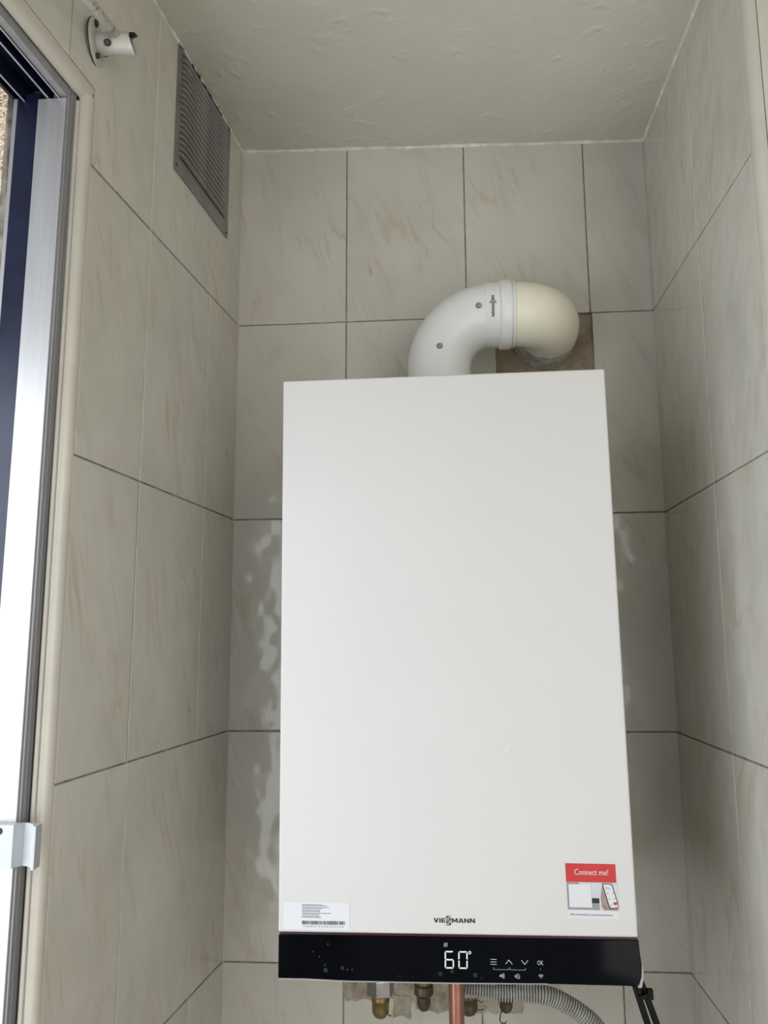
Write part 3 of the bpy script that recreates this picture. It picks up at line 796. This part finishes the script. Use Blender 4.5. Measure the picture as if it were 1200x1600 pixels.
sy = strokes([(.2672, .6912, .2672, .6956), (.2697, .6918, .2697, .6956), (.2672, .6956, .2697, .6956), (.2672, .6912, .2692, .6912), (.2680, .6934, .2690, .6934), (.2650, .6924, .2650, .6946), (.2658, .6918, .2658, .6950)], .00055)
flat('touch_symbol', sy, 'led_dim', panel, .0012)
wf = []
for r_ in (.0014, .0026, .0038):
    an = [PI*1.25 + PI*.5*i/6 for i in range(7)]
    pts = [(.2930 + r_*math.cos(a), .6950 + r_*math.sin(a)) for a in an]
    wf += strokes([(*pts[j], *pts[j+1]) for j in range(6)], .00050)
wf.append(rect(.2927, .6944, .2933, .6950))
flat('touch_symbol', wf, 'led_dim', panel, .0012)
# fingerprints and specks on the glass: faint dull blots
rr = random.Random(12); bl = []
for (u, v, r_) in ((.0735, .6885, .0021), (.0790, .6900, .0013), (.0846, .6898, .0012), (.0545, .6910, .0025), (.0475, .6770, .0011), (.0570, .6640, .0011), (.1830, .6924, .0024), (.1958, .6898, .0020), (.2215, .6930, .0026), (.2280, .6960, .0009), (.0540, .6855, .0012), (.0400, .6720, .0010), (.1520, .6965, .0008), (.1380, .6955, .0009)):
    bl.append([(u + r_*math.cos(2*PI*k/12)*(1+.15*pnoise(Vector((k, u*99, 0)))), v + r_*math.sin(2*PI*k/12)) for k in range(12)])
M['smudge'] = plain('dried_water_spot', (0.004, 0.007, 0.009), 0.35)
for p_ in bl: flat('water_spot', [p_], 'smudge', panel, .0009)
# small scuff on the cover
M['scuff'] = plain('faint_grey_scuff', (0.62, 0.62, 0.615), 0.35)
flat('scuff_mark', [[(.2560, .4600), (.2615, .4520), (.2700, .4440), (.2665, .4530), (.2580, .4615)], [(.2588, .4480), (.2600, .4440), (.2610, .4425), (.2603, .4460)]], 'scuff', cover, .0002)

# ------------------------------------------------------------------ flue
FY = -0.115; FR = 0.0495
flue = thing('flue_pipe', 'thick white and cream flue pipe bending from the boiler top into the wall', 'flue pipe', (-0.0040, FY, -0.546))
fz = -0.3565; RB = 0.086; fx0 = -0.0040
pts = [(fx0, FY, -.5405), (fx0, FY, -.50), (fx0, FY, fz-RB)]
for i in range(1, 25):
    a = PI/2*i/24; pts.append((fx0 + RB - RB*math.cos(a), FY, fz - RB + RB*math.sin(a)))
xe = fx0 + RB
pts.append((xe+.018, FY, fz))
m = MB(); m.tube(pts, FR, 64, up=(0, -1, 0))
el = m.build('boiler_elbow', M['flue_white'], flue, smooth=40)
m = MB(); m.lathe((xe-.0145, FY, fz), (1, 0, 0), [(0, FR), (.0012, FR+.0011), (.0026, FR+.0014), (.0230, FR+.0016), (.0240, FR+.0030), (.0258, FR+.0050), (.0405, FR+.0052), (.0418, FR+.0046), (.0424, FR+.0020), (.0436, FR+.0018), (.0444, FR+.0030), (.0470, FR+.0030), (.0478, FR+.0018), (.0480, FR)], 96)
collar = m.build('socket_collar', M['flue_white'], flue, smooth=30)
x2 = xe - .0145 + .0480; R2 = 0.0595
pts = [(x2-.004, FY, fz), (x2, FY, fz)]
for i in range(1, 25):
    a = PI/2*i/24; pts.append((x2 + R2*math.sin(a), FY + R2 - R2*math.cos(a), fz))
m = MB(); m.tube(pts, [FR+.0010]*len(pts), 64)
wel = m.build('wall_elbow', M['flue_cream'], flue, smooth=40)
xw = x2 + R2; yw = FY + R2
m = MB(); m.lathe((xw, yw-.001, fz), (0, 1, 0), [(0, FR), (.0008, FR-.0016), (.0022, FR-.0016), (.0030, FR+.0016), (.018, FR+.0020), (.034, FR+.0022), (.0595, FR+.0020)], 64)
m.build('wall_collar', M['flue_dirty'], flue, smooth=30)
# screws on the elbow, head normal to its surface
bc = Vector((fx0+RB, FY, fz-RB))
for (sx, sz) in ((0.058, -0.3607), (-0.0026, -0.4236)):
    dvec = Vector((sx, FY, sz)) - bc; dn = Vector((dvec.x, 0, dvec.z)).normalized(); off = Vector((dvec.x, 0, dvec.z)).length - RB
    cpt = bc + dn*RB; ny = -math.sqrt(max(0, FR**2 - off**2)); nv = (dn*off + Vector((0, ny, 0))).normalized()
    s_ = MB(); s_.lathe(cpt + nv*FR, nv, [(-.001, .0047), (.0012, .0047), (.0024, .0036), (.0026, .0016), (.0014, .0012)], 24); s_.build('screw', M['steel'], el, smooth=30)
# wordmark running down the collar
cr = FR + .0019
def on_collar(px, py):      # px along text (down), py letter height direction (towards +x)
    ztop = fz + .0120; th0 = math.asin(max(-1, min(1, (ztop - px - fz)/cr)))
    return Vector((xe - .0145 + .0100 + py, FY - cr*math.cos(th0), fz + cr*math.sin(th0)))
polys = []
for p in LP: polys.append([(px/LW*.0335, py*.0046) for px, py in p])
mm = MB()
for p in polys:
    mm.add([on_collar(a, b) for a, b in p], [tuple(range(len(p)))])
mm.build('brand_wordmark', M['ink'], collar, fixn=False)

# ------------------------------------------------------------------ valves, pipe, hose, cable under the boiler
UZ = -1.2315
def hexnut(mb, c, r, z0, z1, rot=0.0):
    vs = []
    for z, s in ((z0, .93), (z0+.0015, 1), (z1-.0015, 1), (z1, .93)):
        for k in range(6):
            a = rot + PI/3*k; vs.append((c[0]+r*s*math.cos(a), c[1]+r*s*math.sin(a), z))
    fs = [(i*6+k, i*6+(k+1) % 6, (i+1)*6+(k+1) % 6, (i+1)*6+k) for i in range(3) for k in range(6)] + [(5, 4, 3, 2, 1, 0), (18, 19, 20, 21, 22, 23)]
    mb.add(vs, fs)
def capprof(r, h, r2=None):
    r2 = r2 or r*.95
    p = [(0, r*.98), (.0015, r), (h*.18, r), (h*.22, r2), (h*.55, r2*.97)]
    for i in range(1, 9):
        a = PI/2*i/8; p.append((h*.55 + h*.45*math.sin(a), max(.0008, r2*.97*math.cos(a)**.75 if i < 8 else .0008)))
    return p
grp = None
def wire_hook(pts, parent, r=.0007):
    mm = MB(); mm.tube(pts, r, 8); mm.build('wire_hook', M['wire'], parent, smooth=60)

# first: chrome nut over a brass cap
c = (-0.0982, -0.14)
t = thing('pipe_fitting', 'brass capped pipe fitting under a shiny chrome hex nut, leftmost under the boiler', 'pipe fitting', (c[0], c[1], -1.3745))
m = MB(); m.lathe((c[0], c[1], UZ), (0, 0, -1), [(0, .009), (.090, .009)], 28); m.build('pipe_stub', M['chrome'], t, smooth=40)
m = MB(); m.lathe((c[0], c[1], -1.3150), (0, 0, -1), [(0, .0115), (.006, .0135), (.009, .0135)], 28); m.build('collar', M['chrome'], t, smooth=40)
m = MB(); hexnut(m, c, .0192, -1.3465, -1.3235, rot=.30); m.build('hex_nut', M['chrome'], t, bevel=.0006)
m = MB(); m.lathe((c[0], c[1], -1.3465), (0, 0, -1), [(0, .0118), (.0035, .0118)], 28); m.build('washer', M['brass_bright'], t, smooth=40)
m = MB(); m.lathe((c[0], c[1], -1.3495), (0, 0, -1), capprof(.0127, .0265), 32); capo = m.build('cap', M['brass'], t, smooth=50)
wire_hook([(c[0]+.010, c[1]-.006, -1.3650), (c[0]+.012, c[1]-.009, -1.3685), (c[0]+.0145, c[1]-.010, -1.3690), (c[0]+.0155, c[1]-.010, -1.3677)], capo)
# second: small tarnished cap
c = (-0.0395, -0.125)
t = thing('pipe_fitting', 'small dark tarnished brass capped fitting between the chrome nut and the copper pipe', 'pipe fitting', (c[0], c[1], -1.372))
m = MB(); m.lathe((c[0], c[1], UZ), (0, 0, -1), [(0, .0085), (.108, .0085)], 28); m.build('pipe_stub', M['brass'], t, smooth=40)
m = MB(); m.lathe((c[0], c[1], -1.3275), (0, 0, -1), [(0, .0105), (.002, .0113), (.0095, .0113), (.0105, .0105)], 28); m.build('brass_ring', M['brass'], t, smooth=40)
m = MB(); m.lathe((c[0], c[1], -1.3375), (0, 0, -1), [(0, .0118), (.001, .0134), (.011, .0136), (.0130, .0122), (.0155, .0098), (.0250, .0094), (.0300, .0078), (.0330, .0050), (.0342, .0008)], 28); m.build('cap', M['brass_dark'], t, smooth=35)
# third: half hidden behind the copper pipe
c = (0.0225, -0.115)
t = thing('pipe_fitting', 'capped fitting with pale hex nut and wire hooks half hidden behind the copper pipe', 'pipe fitting', (c[0], c[1], -1.3785))
m = MB(); m.lathe((c[0], c[1], UZ), (0, 0, -1), [(0, .009), (.108, .009)], 28); m.build('pipe_stub', M['chrome'], t, smooth=40)
m = MB(); hexnut(m, c, .0175, -1.3530, -1.3305, rot=.2); m.build('hex_nut', M['chrome'], t, bevel=.0006)
m = MB(); m.lathe((c[0], c[1], -1.3525), (0, 0, -1), capprof(.0135, .027), 32); capo = m.build('cap', M['brass_dark'], t, smooth=50)
wire_hook([(c[0]+.012, c[1]-.006, -1.3565), (c[0]+.017, c[1]-.008, -1.3595), (c[0]+.0195, c[1]-.008, -1.3575), (c[0]+.019, c[1]-.008, -1.3550)], capo)
wire_hook([(c[0]+.012, c[1]-.006, -1.3695), (c[0]+.016, c[1]-.008, -1.3690), (c[0]+.0205, c[1]-.008, -1.3675)], capo)
# fourth: behind the hose
c = (0.0735, -0.12)
t = thing('pipe_fitting', 'dull brass cap with a long bent wire hook below the corrugated hose', 'pipe fitting', (c[0], c[1], -1.372))
m = MB(); m.lathe((c[0], c[1], UZ), (0, 0, -1), [(0, .009), (.105, .009)], 28); m.build('pipe_stub', M['brass'], t, smooth=40)
m = MB(); m.lathe((c[0], c[1], -1.3340), (0, 0, -1), [(0, .0135), (.018, .0135), (.0225, .0115), (.0250, .0092), (.0310, .0090), (.0350, .0075), (.0378, .0045), (.0386, .0008)], 28); capo = m.build('cap', M['brass_dark'], t, smooth=35)
wire_hook([(c[0]-.006, c[1]-.005, -1.367), (c[0]-.0085, c[1]-.008, -1.373), (c[0]-.0095, c[1]-.009, -1.379), (c[0]-.0070, c[1]-.009, -1.382), (c[0]-.002, c[1]-.009, -1.382), (c[0]-.001, c[1]-.009, -1.3795)], capo, .0008)
# copper pipe down out of view
m = MB(); m.tube([(0.0055, -.190, UZ), (0.0055, -.190, -1.35), (0.0048, -.190, -1.62), (0.0048, -.190, -2.4)], .0100, 32)
tag(m.build('copper_pipe', M['copper'], smooth=40), 'straight bare copper pipe running down from the boiler underside', 'pipe')
# corrugated condensate hose
ctrl = [(-.012, -.150, -1.290), (.000, -.152, -1.318), (.018, -.156, -1.3285), (.0632, -.158, -1.3315), (.1128, -.158, -1.3330), (.1330, -.156, -1.3370), (.1500, -.154, -1.3450), (.1690, -.152, -1.3565), (.1885, -.150, -1.373), (.2117, -.148, -1.4060), (.232, -.146, -1.452), (.240, -.144, -1.52), (.240, -.13, -1.75), (.240, -.10, -2.10)]
cv = [Vector(p) for p in ctrl]
dense = []
for i in range(len(cv)-1):
    p0 = cv[max(i-1, 0)]; p1 = cv[i]; p2 = cv[i+1]; p3 = cv[min(i+2, len(cv)-1)]
    for k in range(40):
        t_ = k/40
        dense.append(0.5*((2*p1) + (-p0+p2)*t_ + (2*p0-5*p1+4*p2-p3)*t_*t_ + (-p0+3*p1-3*p2+p3)*t_**3))
dense.append(cv[-1])
L = [0]
for i in range(1, len(dense)): L.append(L[-1] + (dense[i]-dense[i-1]).length)
pitch_ = .0037; hp = []; hr = []; s_len = 0; j = 0
prof = [(0, .0070), (.18, .0070), (.26, .0108), (.36, .0119), (.62, .0119), (.72, .0108), (.80, .0070)]
total = L[-1]; base = 0
while base < total - pitch_:
    for fr, rr_ in prof:
        s_ = base + fr*pitch_
        while j < len(L)-2 and L[j+1] < s_: j += 1
        t_ = (s_-L[j])/max(1e-9, L[j+1]-L[j])
        hp.append(dense[j].lerp(dense[j+1], t_)); hr.append(rr_)
    base += pitch_
m = MB(); m.tube(hp, hr, 22)
# make the tangents robust: corrugation points are close together but strictly ordered
tag(m.build('corrugated_hose', M['hose'], smooth=45), 'grey corrugated plastic hose curving down to the right below the boiler', 'hose')
# black cable pair with tie
for (dx, dy, lbl) in ((-.0036, .0, 'black power cable at the lower right boiler corner, left strand of the tied pair'), (.0044, .002, 'black power cable at the lower right boiler corner, right strand of the tied pair')):
    m = MB()
    pth = [(.190+dx, -.30+dy, -1.236), (.2035+dx, -.315+dy, -1.243), (.2105+dx, -.328+dy, -1.2535), (.2175+dx*1.2, -.330+dy, -1.2760), (.2245+dx*1.3, -.330+dy, -1.2980), (.234+dx*1.3, -.325+dy, -1.335), (.245+dx, -.31+dy, -1.42), (.25+dx, -.25+dy, -1.7), (.25+dx, -.10+dy, -2.38)]
    m.tube(pth, .0037, 14); tag(m.build('power_cable', M['rubber'], smooth=60), lbl, 'cable', 'tied black cables')
m = MB()
aa = Vector((.2150, -.3300, -1.2625)); axv = Vector((.30, 0, -1)).normalized()
m.lathe(aa, axv, [(0, .0072), (.0038, .0074), (.0042, .0068)], 20)
m.box((.2200, -.3345, -1.2685), (.2262, -.3275, -1.2580)); m.box((.2085, -.336, -1.2625), (.2130, -.329, -1.2540))
tag(m.build('cable_tie', M['rubber'], bevel=.0006), 'black plastic cable tie clamped round the two cables at the boiler corner', 'cable tie')
